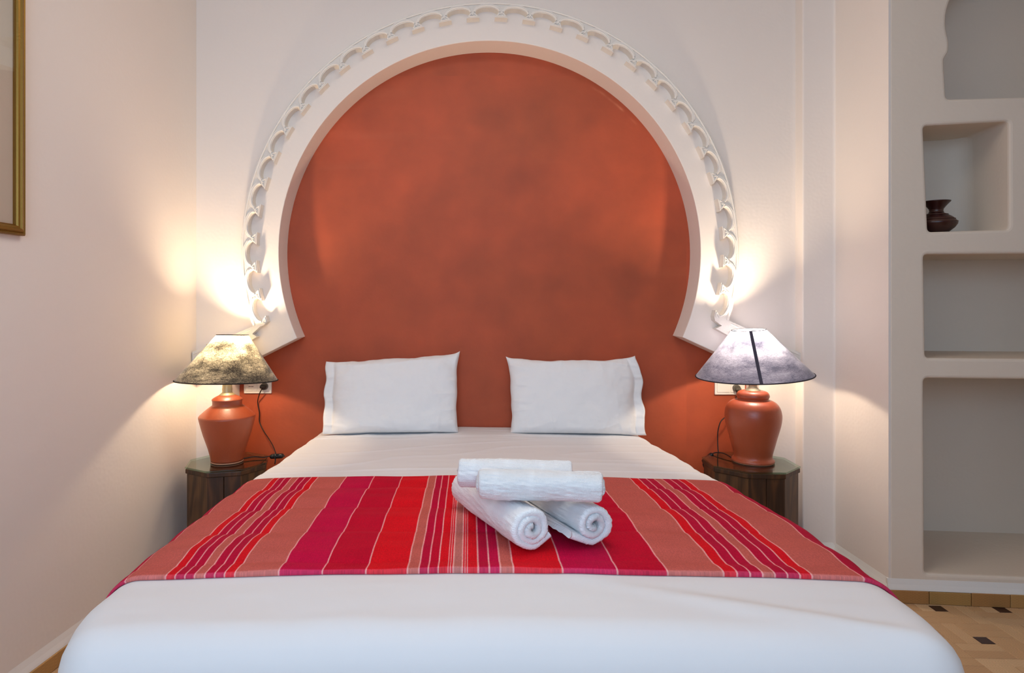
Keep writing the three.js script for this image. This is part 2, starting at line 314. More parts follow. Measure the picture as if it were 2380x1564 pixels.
// ------------------------------------------------------------------ carved frieze round the arch
{
  const tr = struct('trim_1', 'carved white plaster frieze of small scallops round the horseshoe arch');
  const ZF = 3.006, S = ZF / FOCAL, cx = (1138.8 - PX) * S, cy = EYE - (583 - PY) * S, dep = ZW - ZF + 0.002, tiltA = 0.7 * Math.PI / 180;
  const P = (ang, r) => V2(r * S * Math.sin(ang), r * S * Math.cos(ang));
  const half = 3.45 * Math.PI / 180;
  const lobe = (dr, n = 16, e = 0) => { const o = []; for (let i = 0; i <= n; i++) { const q = lerp(Math.PI - e, e, i / n); o.push(P((27 + dr * 0.6) / 555 * Math.cos(q), 554 + (12 + dr) * Math.sin(q))); } return o; };
  const pts = [P(-half, 543), P(-18 / 543, 543), ...lobe(0), P(18 / 543, 543), P(half, 543)];
  for (let i = 0; i <= 6; i++) pts.push(P(lerp(half, -half, i / 6), 579));
  const body = boxUV(new THREE.ExtrudeGeometry(new THREE.Shape(pts), { depth: dep, bevelEnabled: false }));
  body.translate(0, 0, -dep);
  const v3 = (p) => V3(p.x, p.y, 0.002);
  const rr = 0.0046;
  const outer = []; for (let i = 0; i <= 6; i++) outer.push(v3(P(lerp(-half, half, i / 6), 574.5)));
  const ridge = [tube(outer, rr, 8, 6)];
  ridge.push(tube(lobe(3.5, 14, 0.12).map(v3), rr * 0.9, 22, 6));
  ridge.push(tube([v3(P(-half * 1.06, 549)), ...lobe(7, 10, 0.5).map(v3)], rr * 0.7, 22, 6));
  for (const s of [-1, 1]) ridge.push(tube([v3(P(s * (half - 0.001), 555)), v3(P(s * 22.5 / 543, 546))], rr * 0.6, 4, 6), tube([v3(P(s * (half), 546)), v3(P(s * 22.5 / 543, 546))], rr * 0.6, 4, 6));
  const ridges = joined(ridge);
  for (let i = -15; i <= 15; i++) {
    const m = mesh('scallop', body, M.frieze, tr);
    m.position.set(cx, cy, -ZF); m.rotation.z = -i * 2 * half + tiltA;
    mesh('scallop_ridge', ridges, M.friezeRidge, m);
  }
  const end = (side, r) => { const a = side * 15.5 * 2 * half - tiltA; return V2(cx + r * S * Math.sin(a), cy + r * S * Math.cos(a)); };
  const w = (u, v) => V2((u - PX) * S, EYE - (v - PY) * S);
  const feet = [
    [end(-1, 579), V2(-1.281, w(0, 818).y), V2(-1.281, w(0, 857).y), w(578, 794), w(597, 783), w(586, 776), w(604, 759), w(613, 756), end(-1, 543)],
    [end(1, 579), V2(1.534, w(0, 820).y), V2(1.534, w(0, 858).y), w(1690, 778), w(1664, 764), w(1678, 757), w(1662, 745), end(1, 543)],
  ];
  feet.forEach((f, k) => {
    const g = boxUV(new THREE.ExtrudeGeometry(new THREE.Shape(f), { depth: dep, bevelEnabled: false })); g.translate(0, 0, -dep - ZF);
    const m = mesh('frieze_foot', g, M.frieze, tr);
    const A = f[0], B = f[1], Cc = f[2], D = f[3], up = (p, q, t, d) => V3(lerp(p.x, q.x, t), lerp(p.y, q.y, t) - d, -ZF + 0.0005);
    const rg = [tube([up(A, B, 0.02, 0.012), up(A, B, 0.98, 0.012)], 0.0036, 10, 6), tube([up(D, Cc, 0.02, -0.012), up(D, Cc, 0.98, -0.012)], 0.0036, 10, 6)];
    for (let i = 0; i < 3; i++) { const arc = []; for (let q = 0; q <= 10; q++) { const t = (i + 0.08 + 0.84 * q / 10) / 3; const a = up(A, B, t, 0.02), d = up(D, Cc, t, -0.016); arc.push(a.lerp(d, 1 - Math.sin(Math.PI * q / 10) * 0.9)); } rg.push(tube(arc, 0.0034, 20, 6)); }
    mesh('foot_ridge', joined(rg), M.friezeRidge, m);
  });
}

// ------------------------------------------------------------------ bed
const BED = { top: 0.579, low: 0.2, hw: 0.9, r: 0.095, zf: -1.195, zb: -3.195 };
const table = (t, Z) => { for (let i = 0; i < t.length - 1; i++) if (Z <= t[i + 1][0]) { const k = clamp((Z - t[i][0]) / (t[i + 1][0] - t[i][0]), 0, 1); return lerp(t[i][1], t[i + 1][1], k * k * (3 - 2 * k)); } return t[t.length - 1][1]; };
const XL = [[1.18, 0.785], [1.4, 0.836], [1.7, 0.84], [2.36, 0.826], [2.65, 0.80], [3.2, 0.765]];
const XRt = [[1.18, 0.955], [1.42, 0.988], [1.8, 0.985], [2.3, 0.955], [2.5, 0.922], [3.2, 0.855]];
const wrinkle = (x, Z) => {
  let h = 0.006 * fbm(x * 2.2, Z * 3.5, 3) + 0.002 * fbm(x * 3 + 9, Z * 16, 2) + 0.004 * N(x * 6, Z * 1.6) * smooth(1.6, 1.3, Z);
  h += 0.003 * Math.pow(Math.max(0, 1 - Math.abs(N(x * 1.6 + Z, Z * 6 - x * 0.5)) * 5), 2) * smooth(2.3, 2.5, Z);
  h += 0.0035 * Math.exp(-(((Z - 2.404 - 0.012 * N(x * 1.5, 3)) / 0.008) ** 2));
  h += 0.004 * smooth(2.985, 3.0, Z);
  // loose diagonal folds near the foot
  const d = (x - 0.35) * 0.5 + (Z - 1.4);
  h += 0.005 * Math.exp(-(((d + 0.03 * N(x * 3, Z * 2)) / 0.03) ** 2)) * smooth(0.1, 0.45, x) * smooth(1.25, 1.32, Z);
  const d2 = (x - 0.55) * 0.35 + (Z - 1.33);
  h += 0.007 * Math.exp(-((d2 / 0.022) ** 2)) * smooth(0.35, 0.6, x);
  return h;
};
function bedWarp(p) {                                             // from the plain rounded block to the bed's own outline
  const Z = -p.z, xn = p.x / BED.hw, w = xn < 0 ? table(XL, Z) : table(XRt, Z);
  const topness = smooth(BED.low + 0.12, BED.top - 0.02, p.y);
  const y = p.y + topness * (-0.018 * xn * xn + wrinkle(p.x, Z));
  return V3(xn * w, y, p.z);
}
{
  const bed = thing('double_bed', 'wide double bed made up with plain white sheets against the red wall', 'bed', [0.07, 0, -2.2]);
  const off = V3(-0.07, 0, 2.2), w = BED.hw * 2, h = BED.top - BED.low, d = BED.zf - BED.zb;
  let g = new THREE.BoxGeometry(w, h, d, 130, 14, 250);
  const p = g.attributes.position, q = V3(), c = V3(), n = V3(), mid = V3(0, (BED.top + BED.low) / 2, (BED.zf + BED.zb) / 2);
  for (let i = 0; i < p.count; i++) {
    q.fromBufferAttribute(p, i);
    const r = BED.r, rz = 0.085;
    c.set(clamp(q.x, -w / 2 + r, w / 2 - r), clamp(q.y, -h / 2, h / 2 - r), clamp(q.z, -d / 2, d / 2 - rz));
    n.copy(q).sub(c); n.z /= rz / r; if (n.lengthSq() > 1e-10) n.normalize();
    c.x += n.x * r; c.y += n.y * r; c.z += n.z * rz;
    if (q.y <= -h / 2 + 1e-6) { c.y = -h / 2; }
    c.z = Math.max(c.z, -d / 2);
    c.add(mid);
    const o = bedWarp(c);
    // pinched pleats at the two foot corners
    p.setXYZ(i, o.x + off.x, o.y, o.z + off.z);
  }
  g.deleteAttribute('normal'); g.deleteAttribute('uv');
  g = mergeVertices(g, 1e-4); g.computeVertexNormals();
  const uv = new Float32Array(g.attributes.position.count * 2); for (let i = 0; i < uv.length / 2; i++) { uv[2 * i] = g.attributes.position.getX(i); uv[2 * i + 1] = g.attributes.position.getZ(i); }
  g.setAttribute('uv', new THREE.BufferAttribute(uv, 2));
  mesh('sheet', g, M.sheet, bed).userData.label = 'white cotton sheet tucked over the mattress';
  mesh('bed_base', rbox(1.56, 0.14, 1.9, 0.02, 0, 0.19, 0.03), M.base, bed);
  for (const [x, z] of [[-0.7, 0.88], [0.7, 0.88], [-0.7, -0.85], [0.7, -0.85]]) mesh('leg', rbox(0.07, 0.14, 0.07, 0.01, x, 0.07, z), M.base, bed);
}

// ------------------------------------------------------------------ striped runner
{
  const z0 = 2.272, z1 = 1.477, Lmax = 1.16, nu = 300, nz = 110;
  const xn = (u) => { const X = (u - PX) * 1.477 / FOCAL, v = (X - 0.0725) / (X < 0.0725 ? 0.9105 : 0.915) * 0.9, a = Math.abs(v); return Math.sign(v) * (a > BED.hw - BED.r ? (BED.hw - BED.r) + BED.r * Math.asin(clamp((a - BED.hw + BED.r) / BED.r, 0, 1)) : a); };
  const W = 2048, Hc = 256, cv = document.createElement('canvas'); cv.width = W; cv.height = Hc;
  const ctx = cv.getContext('2d'), px = (s) => (s + Lmax) / (2 * Lmax) * W;
  const SAL = '#c65e54', RED = '#dc0a1c', CRI = '#bc0434', DK = '#c4002a', MAG = '#c6043e', TW = '#c06c64', LINE = '#f0a29c';
  const bands = [[-99, CRI], [298, SAL], [397, RED], [421, CRI], [446, CRI], [470, SAL], [496, CRI], [521, CRI], [546, RED], [572, SAL], [683, MAG], [793, DK], [903, RED], [1008, SAL], [1037, CRI], [1061, DK], [1086, RED], [1124, TW], [1147, RED], [1184, CRI], [1208, MAG], [1232, SAL], [1260, RED], [1366, MAG], [1484, DK], [1592, SAL], [1712, RED], [1741, CRI], [1769, CRI], [1796, SAL], [1822, CRI], [1849, CRI], [1876, RED], [1902, SAL], [2012, CRI], [3600, CRI]];
  const sOf = (u) => (u <= 236 ? -Lmax : u >= 2095 ? Lmax : xn(u));
  for (let i = 0; i < bands.length - 1; i++) { const a = px(sOf(bands[i][0])), b = px(sOf(bands[i + 1][0])); ctx.fillStyle = bands[i][1]; ctx.fillRect(a, 0, b - a + 1, Hc); }
  ctx.fillStyle = LINE;
  for (const [u] of bands.slice(1, -1)) ctx.fillRect(px(sOf(u)) - 1.6, 0, 3.3, Hc);
  for (const u of [1111, 1117, 1123, 1148, 1154, 1160]) ctx.fillRect(px(sOf(u)) - 1.1, 0, 2.2, Hc);
  ctx.fillStyle = 'rgba(255,190,190,0.28)'; ctx.fillRect(0, 0, W, 2);                          // folded hem along the front edge
  const im = ctx.getImageData(0, 0, W, Hc);
  for (let i = 0, y = 0; y < Hc; y++) for (let x = 0; x < W; x++, i += 4) { const k = 1 + 0.10 * N(x * 0.31, y * 0.7) + 0.07 * (rnd() - 0.5) + 0.06 * fbm(x * 0.01, y * 0.05, 2); for (let c = 0; c < 3; c++) im.data[i + c] = clamp(im.data[i + c] * k, 0, 255); }
  ctx.putImageData(im, 0, 0);
  const tex = new THREE.CanvasTexture(cv); tex.colorSpace = THREE.SRGBColorSpace; tex.wrapS = tex.wrapT = THREE.ClampToEdgeWrapping; tex.anisotropy = 8;
  const mat = phys({ map: tex, roughness: 0.8, bumpMap: rep(weaveBump, 14, 6), bumpScale: 0.0004, sheen: 0.05, sheenRoughness: 0.4, sheenColor: C('#ff8a7a'), specularIntensity: 0.25 });
  const pos = [], uvs = [], idx = [];
  const point = (s, Z, lift) => {
    const a = Math.abs(s), sg = Math.sign(s) || 1; let x, y, nx = 0, ny = 1;
    if (a < BED.hw - BED.r) { x = a; y = BED.top; } else if (a < (BED.hw - BED.r) + BED.r * Math.PI / 2) { const t = (a - BED.hw + BED.r) / BED.r; nx = Math.sin(t); ny = Math.cos(t); x = (BED.hw - BED.r) + BED.r * nx; y = BED.top - BED.r + BED.r * ny; } else { nx = 1; ny = 0; x = 0.9; y = BED.top - BED.r - (a - BED.hw + BED.r - BED.r * Math.PI / 2); }
    const q = (Z - 1.537) / 0.2005, ph = 0.06 * N(s * 2.3, 4), cre = Math.abs(Math.sin(Math.PI * (q + ph)));
    let h = lift + 0.010 * Math.sqrt(cre + 0.01) * (0.75 + 0.4 * N(s * 1.7, Math.floor(q + ph) * 3.7)) + 0.0035 * N(s * 3.2, Z * 12) + 0.002 * N(s * 9, Z * 20);
    h *= lift > 0.004 ? 1 : 0; h += lift > 0.004 ? 0.001 : 0.0018;
    h *= 1 - 0.5 * smooth(0.75, 0.95, a);
    const zz = Z + 0.006 * N(s * 1.3, 8 + (Z > 1.9 ? 5 : 0)) + (Z > 1.9 ? 0.012 * s * s : 0);
    const b = bedWarp(V3(sg * (x), y, -zz));
    return b.add(V3(sg * nx * h, ny * h, 0));
  };
  const TOP = 0.006;
  for (const lift of [TOP, 0.0005]) for (let j = 0; j <= nz; j++) for (let i = 0; i <= nu; i++) {
    const s = lerp(-Lmax, Lmax, i / nu), v = point(s, lerp(z0, z1, j / nz), lift);
    if (lift === TOP) { const e = Math.min(j, nz - j) / nz * 110; if (e < 1) v.y -= 0.003; }
    pos.push(v.x, v.y, v.z); uvs.push((s + Lmax) / (2 * Lmax), j / nz);
  }
  const row = nu + 1, under = row * (nz + 1);
  for (let j = 0; j < nz; j++) for (let i = 0; i < nu; i++) { const a = j * row + i, b = a + 1, c2 = a + row, d = c2 + 1; idx.push(a, c2, b, b, c2, d); idx.push(under + a, under + b, under + c2, under + b, under + d, under + c2); }
  for (let i = 0; i < nu; i++) { const a = i, b = i + 1, e = nz * row + i, f = e + 1; idx.push(a, b, under + a, b, under + b, under + a); idx.push(e, under + e, f, f, under + e, under + f); }
  for (let j = 0; j < nz; j++) { const a = j * row, b = a + row, e = a + nu, f = e + row; idx.push(a, under + a, b, b, under + a, under + b); idx.push(e, f, under + e, f, under + f, under + e); }
  const g = new THREE.BufferGeometry();
  g.setAttribute('position', new THREE.Float32BufferAttribute(pos, 3)); g.setAttribute('uv', new THREE.Float32BufferAttribute(uvs, 2)); g.setIndex(idx); g.computeVertexNormals();
  const o = mesh('bed_runner', g, mat);
  o.userData = { label: 'red, magenta and salmon striped woven runner laid across the white bed', category: 'bed runner' };
}

// ------------------------------------------------------------------ pillows
function pillow(label, c, opt) {                                   // c: corners TL, TR, BR, BL in the world
  const root = thing('pillow', label, 'pillow', [(c[2].x + c[3].x) / 2, Math.min(c[2].y, c[3].y), (c[2].z + c[3].z) / 2], 'two white pillows leaning on the red wall');
  const nu = 120, nv = 80, pos = [], idx = [], o = root.position;
  c[2].y -= 0.012; c[3].y -= 0.012;
  const nrm = c[1].clone().sub(c[0]).cross(c[3].clone().sub(c[0])).normalize().negate();
  for (const side of [1, -1]) for (let j = 0; j <= nv; j++) for (let i = 0; i <= nu; i++) {
    const u = i / nu, v = j / nv, a = c[0].clone().lerp(c[1], u), b = c[3].clone().lerp(c[2], u), p = a.lerp(b, v);
    const U = 2 * u - 1, Vv = 1 - 2 * v;                           // Vv is +1 along the top edge
    // pulled-in sides between the corners
    const inx = opt.pinch * (1 - Vv ** 4) * Math.sign(U) * Math.pow(Math.abs(U), 6), iny = opt.pinch * (1 - Math.pow(Math.abs(U), 7)) * Math.sign(Vv) * Math.pow(Math.abs(Vv), 6);
    const ex = c[1].clone().sub(c[0]).normalize(), ey = c[0].clone().sub(c[3]).normalize();
    const open = opt.open < 0 ? -U : U, hem = smooth(0.72, 0.92, open);
    p.addScaledVector(ex, -inx * (opt.open < 0 === U < 0 ? 0.15 : 1)); p.addScaledVector(ey, -iny * (Vv > 0 ? 1.15 : 0));
    let t = Math.pow(Math.max(0, 1 - Math.pow(Math.abs(U), 3.2)), 0.55) * Math.pow(Math.max(0, 1 - Math.pow(Math.abs(Vv), Vv < 0 ? 9 : 2.8)), 0.55);
    const body = Math.pow(Math.max(0, 1 - Math.pow(Math.abs(open > 0 ? clamp(open / 0.86, 0, 1) : open), 3)), 0.55) * Math.pow(Math.max(0, 1 - Math.pow(Math.abs(Vv), Vv < 0 ? 9 : 2.8)), 0.55);
    let T = 0.072 * body + 0.006 * Math.pow(Math.max(0, 1 - Vv ** 8), 0.5) * hem + 0.0012;
    const edge = Math.min(1 - Math.abs(U), 1 - Math.abs(Vv));
    const wr = 0.012 * fbm(u * 5 + opt.seed, v * 3.5, 4) * smooth(0, 0.2, edge + 0.05) + 0.007 * N(u * 16 + opt.seed, v * 2.2) * smooth(0.35, 0.0, v) * smooth(0, .04, edge) + 0.0035 * N(u * 2 + v * 5, v * 9 + opt.seed) * smooth(0.5, 0.1, Math.abs(U) > 0.6 ? 0.2 : 0.5);
    const fold = (a2, b2, k) => Math.pow(1 - Math.abs(N(a2, b2, opt.seed + k)) * 2.2, 3);
    const creases = 0.006 * Math.max(0, fold(u * 2.2 + v * 3.4, v * 5 - u * 1.5, 2)) * smooth(0.45, 0.05, edge) + 0.004 * Math.max(0, fold(u * 9, v * 2.4, 5)) * smooth(0.3, 0.02, Math.min(v, 1 - v));
    T += side > 0 ? wr + creases * smooth(0, 0.03, edge) : 0;
    if (hem > 0) { p.addScaledVector(nrm, hem * opt.flap * (0.022 * N(u * 4, v * 3 + opt.seed) + 0.012 * Math.sin(v * 9 + u * 6))); p.addScaledVector(ex, hem * opt.flap * opt.open * (0.028 * N(9, v * 3.3 + opt.seed))); }
    p.addScaledVector(nrm, side * T + (side > 0 ? 0 : 0));
    const edgy = 1 - smooth(0, 0.18, edge);
    p.addScaledVector(ex, edgy * 0.007 * N(opt.seed, v * 4.5, U > 0 ? 3 : 9)).addScaledVector(ey, (Vv > 0 ? edgy : 0) * (0.008 * N(u * 5, opt.seed, 4) + 0.004 * N(u * 13, opt.seed, 7)));
    const Zp = -p.z, bx = p.x / (p.x < 0 ? table(XL, Zp) : table(XRt, Zp)), floorY = BED.top - 0.018 * bx * bx + wrinkle(bx * BED.hw, Zp) + 0.001;
    if (p.y < floorY) p.y = floorY + (p.y - floorY) * 0.03;
    pos.push(p.x - o.x, p.y - o.y, Math.max(p.z, -ZN + 0.004) - o.z);
  }
  const row = nu + 1, bk = row * (nv + 1);
  for (let j = 0; j < nv; j++) for (let i = 0; i < nu; i++) { const a = j * row + i, b = a + 1, d = a + row, e = d + 1; idx.push(a, d, b, b, d, e, bk + a, bk + b, bk + d, bk + b, bk + e, bk + d); }
  for (let i = 0; i < nu; i++) { const e = nv * row + i; idx.push(i, i + 1, bk + i, i + 1, bk + i + 1, bk + i, e, bk + e, e + 1, e + 1, bk + e, bk + e + 1); }
  for (let j = 0; j < nv; j++) { const a = j * row, e = a + nu; idx.push(a, bk + a, a + row, a + row, bk + a, bk + a + row, e, e + row, bk + e, e + row, bk + e + row, bk + e); }
  const g = new THREE.BufferGeometry(); g.setAttribute('position', new THREE.Float32BufferAttribute(pos, 3)); g.setIndex(idx); g.computeVertexNormals();
  mesh('pillowcase', g, M.pillow, root);
  return root;
}
pillow('white pillow with a flat open hem, nearer the lamp with the dark yellowish shade', [at(757, 838, 3.13), at(1068, 817, 3.15), at(1066, 1001, 3.06), at(750, 1003, 3.05)], { pinch: 0.012, open: -1, flap: 0.35, seed: 1.3 });
pillow('white pillow with a loose crumpled open end, nearer the lamp with the blue-grey shade', [at(1176, 829, 3.15), at(1479, 829, 3.13), at(1502, 1006, 3.05), at(1184, 1003, 3.06)], { pinch: 0.016, open: 1, flap: 1.0, seed: 6.1 });

// ------------------------------------------------------------------ rolled towels
function roll(label, a, b, R, opt = {}) {                          // a: near end centre, b: far end centre
  const root = thing('rolled_towel', label, 'towel', [(a.x + b.x) / 2, Math.min(a.y, b.y) - R, (a.z + b.z) / 2], 'rolled white towels stacked on the runner');
  const axis = a.clone().sub(b), Len = axis.length(); axis.normalize();
  const up = V3(0, 1, 0).addScaledVector(axis, -axis.y).normalize(), rt = up.clone().cross(axis).normalize();
  const th = opt.th || 0.019, turns = opt.turns || 2.6, nt = 320, tail = opt.tail || 0, phase = opt.phase || -1.2, dirn = opt.dirn || 1;
  const prof = []; { const r = th * 0.5, hl = Len / 2 - r; for (let i = 0; i <= 6; i++) { const q = -Math.PI / 2 + Math.PI * i / 6; prof.push([r * Math.sin(q), hl + r * Math.cos(q)]); } for (let k = 0.92; k > -0.93; k -= 0.08) prof.push([r, hl * k]); for (let i = 0; i <= 6; i++) { const q = Math.PI / 2 - Math.PI * i / 6; prof.push([r * Math.sin(q), -hl - r * Math.cos(q)]); } for (let k = -0.92; k < 0.93; k += 0.08) prof.push([-r, hl * k]); }
  const m = prof.length, pos = [], idx = [], mid = a.clone().add(b).multiplyScalar(0.5);
  for (let i = 0; i <= nt; i++) {
    const f = i / nt, isTail = tail && f > 0.94, ff = tail ? Math.min(f / 0.94, 1) : f, ang = phase - dirn * (1 - ff) * turns * 2 * Math.PI, rc = lerp(th * 0.36, R - th * 0.5, Math.pow(ff, 0.92));
    const ex = isTail ? (f - 0.94) / 0.06 * tail : 0;
    for (let k = 0; k < m; k++) {
      const [dr, ax] = prof[k];
      const tele = 0.008 * N(ang * 0.5, opt.seed || 0) + 0.006 * (1 - ff) - 0.004;
      let rr = rc + dr; const rad = rr * (1 + 0.09 * N(Math.cos(ang) * 1.2 + (opt.seed || 0), Math.sin(ang) * 1.2, ax * 7)) + Math.max(0, dr / th * 2) * (0.0022 * N(ang * 5.5, ax * 70, opt.seed || 0) + 0.0014 * N(ang * 13, ax * 160, 3));
      let x = rad * Math.cos(ang), y = rad * Math.sin(ang);
      x += -Math.sin(ang) * dirn * ex; y += Math.cos(ang) * dirn * ex;
      const axx = ax * (1 + 0) + Math.sign(ax) * tele * smooth(0.3, 0.9, Math.abs(ax) / (Len / 2));
      const bend = (opt.bend || 0) * (1 - (2 * ax / Len) ** 2);
      x *= 1.03; y = Math.max(y * (opt.squash || 0.97), -R + 0.002) + bend;
      const p = mid.clone().addScaledVector(rt, x).addScaledVector(up, y).addScaledVector(axis, axx);
      pos.push(p.x - root.position.x, p.y - root.position.y, p.z - root.position.z);
    }
  }
  for (let i = 0; i < nt; i++) for (let k = 0; k < m; k++) { const a0 = i * m + k, a1 = i * m + (k + 1) % m, b0 = a0 + m, b1 = a1 + m; idx.push(a0, b0, a1, a1, b0, b1); }
  for (const e of [0, nt]) for (let k = 1; k < m - 1; k++) idx.push(e * m, e * m + k, e * m + k + 1);
  const g = new THREE.BufferGeometry(); g.setAttribute('position', new THREE.Float32BufferAttribute(pos, 3)); g.setIndex(idx); g.computeVertexNormals();
  const uv = []; for (let i = 0; i <= nt; i++) for (let k = 0; k < m; k++) uv.push(i / nt * 0.9, prof[k][1] + prof[k][0]); g.setAttribute('uv', new THREE.Float32BufferAttribute(uv, 2));
  mesh('towel_cloth', g, M.towel, root);
  return root;
}
const LOW = BED.top + 0.015;
roll('rolled white towel of the bottom pair, the left one with a tight swirl end', V3(0.155, LOW + 0.056, -1.565), V3(-0.008, LOW + 0.052, -1.96), 0.056, { seed: 1, phase: -1.0, tail: 0.03, dirn: 1 });
roll('rolled white towel of the bottom pair, the right one with a loose flap', V3(0.312, LOW + 0.055, -1.60), V3(0.165, LOW + 0.052, -1.98), 0.055, { seed: 4, phase: -2.0, tail: 0.05, dirn: -1, turns: 2.1 });
roll('rolled white towel lying crosswise on top of the pair, front one', V3(0.332, LOW + 0.150, -1.605), V3(0.022, LOW + 0.150, -1.64), 0.045, { seed: 8, phase: 0.6, turns: 2.1 });
roll('rolled white towel lying crosswise behind the front top towel', V3(0.272, LOW + 0.148, -1.715), V3(-0.028, LOW + 0.150, -1.735), 0.044, { seed: 12, phase: 0.3, turns: 2.8 });

// ------------------------------------------------------------------ bedside tables
const TABLE_TOP = EYE - 0.706;
function octagon(w) { const s = w * Math.tan(Math.PI / 8), h = w / 2; return [V2(-s / 2, -h), V2(s / 2, -h), V2(h, -s / 2), V2(h, s / 2), V2(s / 2, h), V2(-s / 2, h), V2(-h, s / 2), V2(-h, -s / 2)]; }
function bedside(label, x, z, turn, W) {
  const g = thing('bedside_table', label, 'bedside table', [x, 0, z], 'octagonal bedside tables');
  g.rotation.y = turn;
  const slab = (w, y0, y1, bev) => { const e = new THREE.ExtrudeGeometry(new THREE.Shape(octagon(w - 2 * bev)), { depth: y1 - y0 - 2 * bev, bevelEnabled: true, bevelSize: bev, bevelThickness: bev, bevelSegments: 2 }); e.rotateX(-Math.PI / 2); e.translate(0, y0 + bev, 0); return boxUV(e); };
  const top = TABLE_TOP, glass = 0.008, wt = 0.02;
  mesh('glass_plate', slab(W + 0.004, top - glass + 0.0005, top, 0.002), M.plate, g).userData.label = 'clear glass plate with greenish edge';
  mesh('table_top', slab(W, top - glass - wt, top - glass, 0.003), M.woodDark, g);
  mesh('plinth', slab(W - 0.03, 0, 0.03, 0.003), M.woodDark, g);
  const wb = W - 0.014, side = wb * Math.tan(Math.PI / 8), h = top - glass - wt;
  for (let i = 0; i < 8; i++) {
    const a = i * Math.PI / 4, front = i === 0;                    // 0 faces the room
    const shape = (x0, x1, hole) => {
      const s = new THREE.Shape([V2(x0, 0.03), V2(x1, 0.03), V2(x1, h), V2(x0, h)]);
      if (hole) { const p = new THREE.Path(); const hw = side * 0.25, y1 = 0.19; p.moveTo(-hw, 0.05); p.lineTo(-hw, y1); p.quadraticCurveTo(-hw, y1 + 0.035, 0, y1 + 0.055); p.quadraticCurveTo(hw, y1 + 0.035, hw, y1); p.lineTo(hw, 0.05); p.closePath(); s.holes.push(p); }
      const e = new THREE.ExtrudeGeometry(s, { depth: 0.014, bevelEnabled: true, bevelSize: 0.0015, bevelThickness: 0.0015, bevelOffset: -0.0015, bevelSegments: 1 });
      e.translate(0, 0, wb / 2 - 0.014);
      const u = boxUV(e); const uv = u.attributes.uv; for (let k = 0; k < uv.count; k++) uv.setXY(k, uv.getX(k) + i * 0.37, uv.getY(k) + i * 0.21);
      u.rotateY(a);
      return u;
    };
    if (front) { mesh('door_board', shape(-side / 2, -0.0008), M.woodDark, g); mesh('door_board', shape(0.0008, side / 2), M.woodDark, g); }
    else mesh('side_panel', shape(-side / 2, side / 2, i === 2 || i === 6), M.wood, g);
  }
  return g;
}
const LT = { x: -1.065, z: -2.872 }, RT = { x: 1.237, z: -2.862 };
bedside('dark wood octagonal bedside table in the left corner beside the white wall', LT.x, LT.z, 0.25, 0.328);
bedside('dark wood octagonal bedside table beside the white pilaster right of the bed', RT.x, RT.z, -0.04, 0.365);

// ------------------------------------------------------------------ table lamps
const lathe = (pts, seg = 64) => new THREE.LatheGeometry(pts.map(([r, y]) => V2(Math.max(r, 0.0001), y)), seg);
const soften = (pts, n = 60) => new THREE.SplineCurve(pts.map(([r, y]) => V2(r, y))).getPoints(n).map((p) => [Math.max(p.x, 0.0001), p.y]);
function shadeTexture(warm) {
  const w = 1024, h = 512;
  const base = warm ? [0.90, 0.86, 0.74] : [0.74, 0.75, 0.84], fib = warm ? [0.085, 0.075, 0.06] : [0.24, 0.25, 0.34];
  const acc = new Float32Array(w * h);
  const draw = (x, y, a, len, wt) => { for (let i = 0; i < len; i++) { x += Math.cos(a); y += Math.sin(a); a += (rnd() - 0.5) * 0.11; const xi = ((Math.floor(x) % w) + w) % w, yi = Math.floor(y); if (yi < 0 || yi >= h) continue; acc[yi * w + xi] += wt; acc[yi * w + (xi + 1) % w] += wt * 0.5; } };
  for (let k = 0; k < 9000; k++) { const y = Math.pow(rnd(), warm ? 1.15 : 1.2) * h; draw(rnd() * w, y, rnd() * 6.283, 60 + rnd() * 200, warm ? 0.17 : 0.09); }
  return dataTex(w, h, (u, v, x, y) => {
    const d = clamp(acc[y * w + x] * (warm ? 0.58 : 0.62) + 0.6 * (fbm(u * 8, v * 4, 5) * 1.5 + (warm ? 0.16 : 0.2)) + (warm ? 0.12 : 0.15) * smooth(0.75, 0, v), 0, 1);
    return [0, 1, 2].map((c) => lerp(base[c], fib[c], d));
  }, true);
}
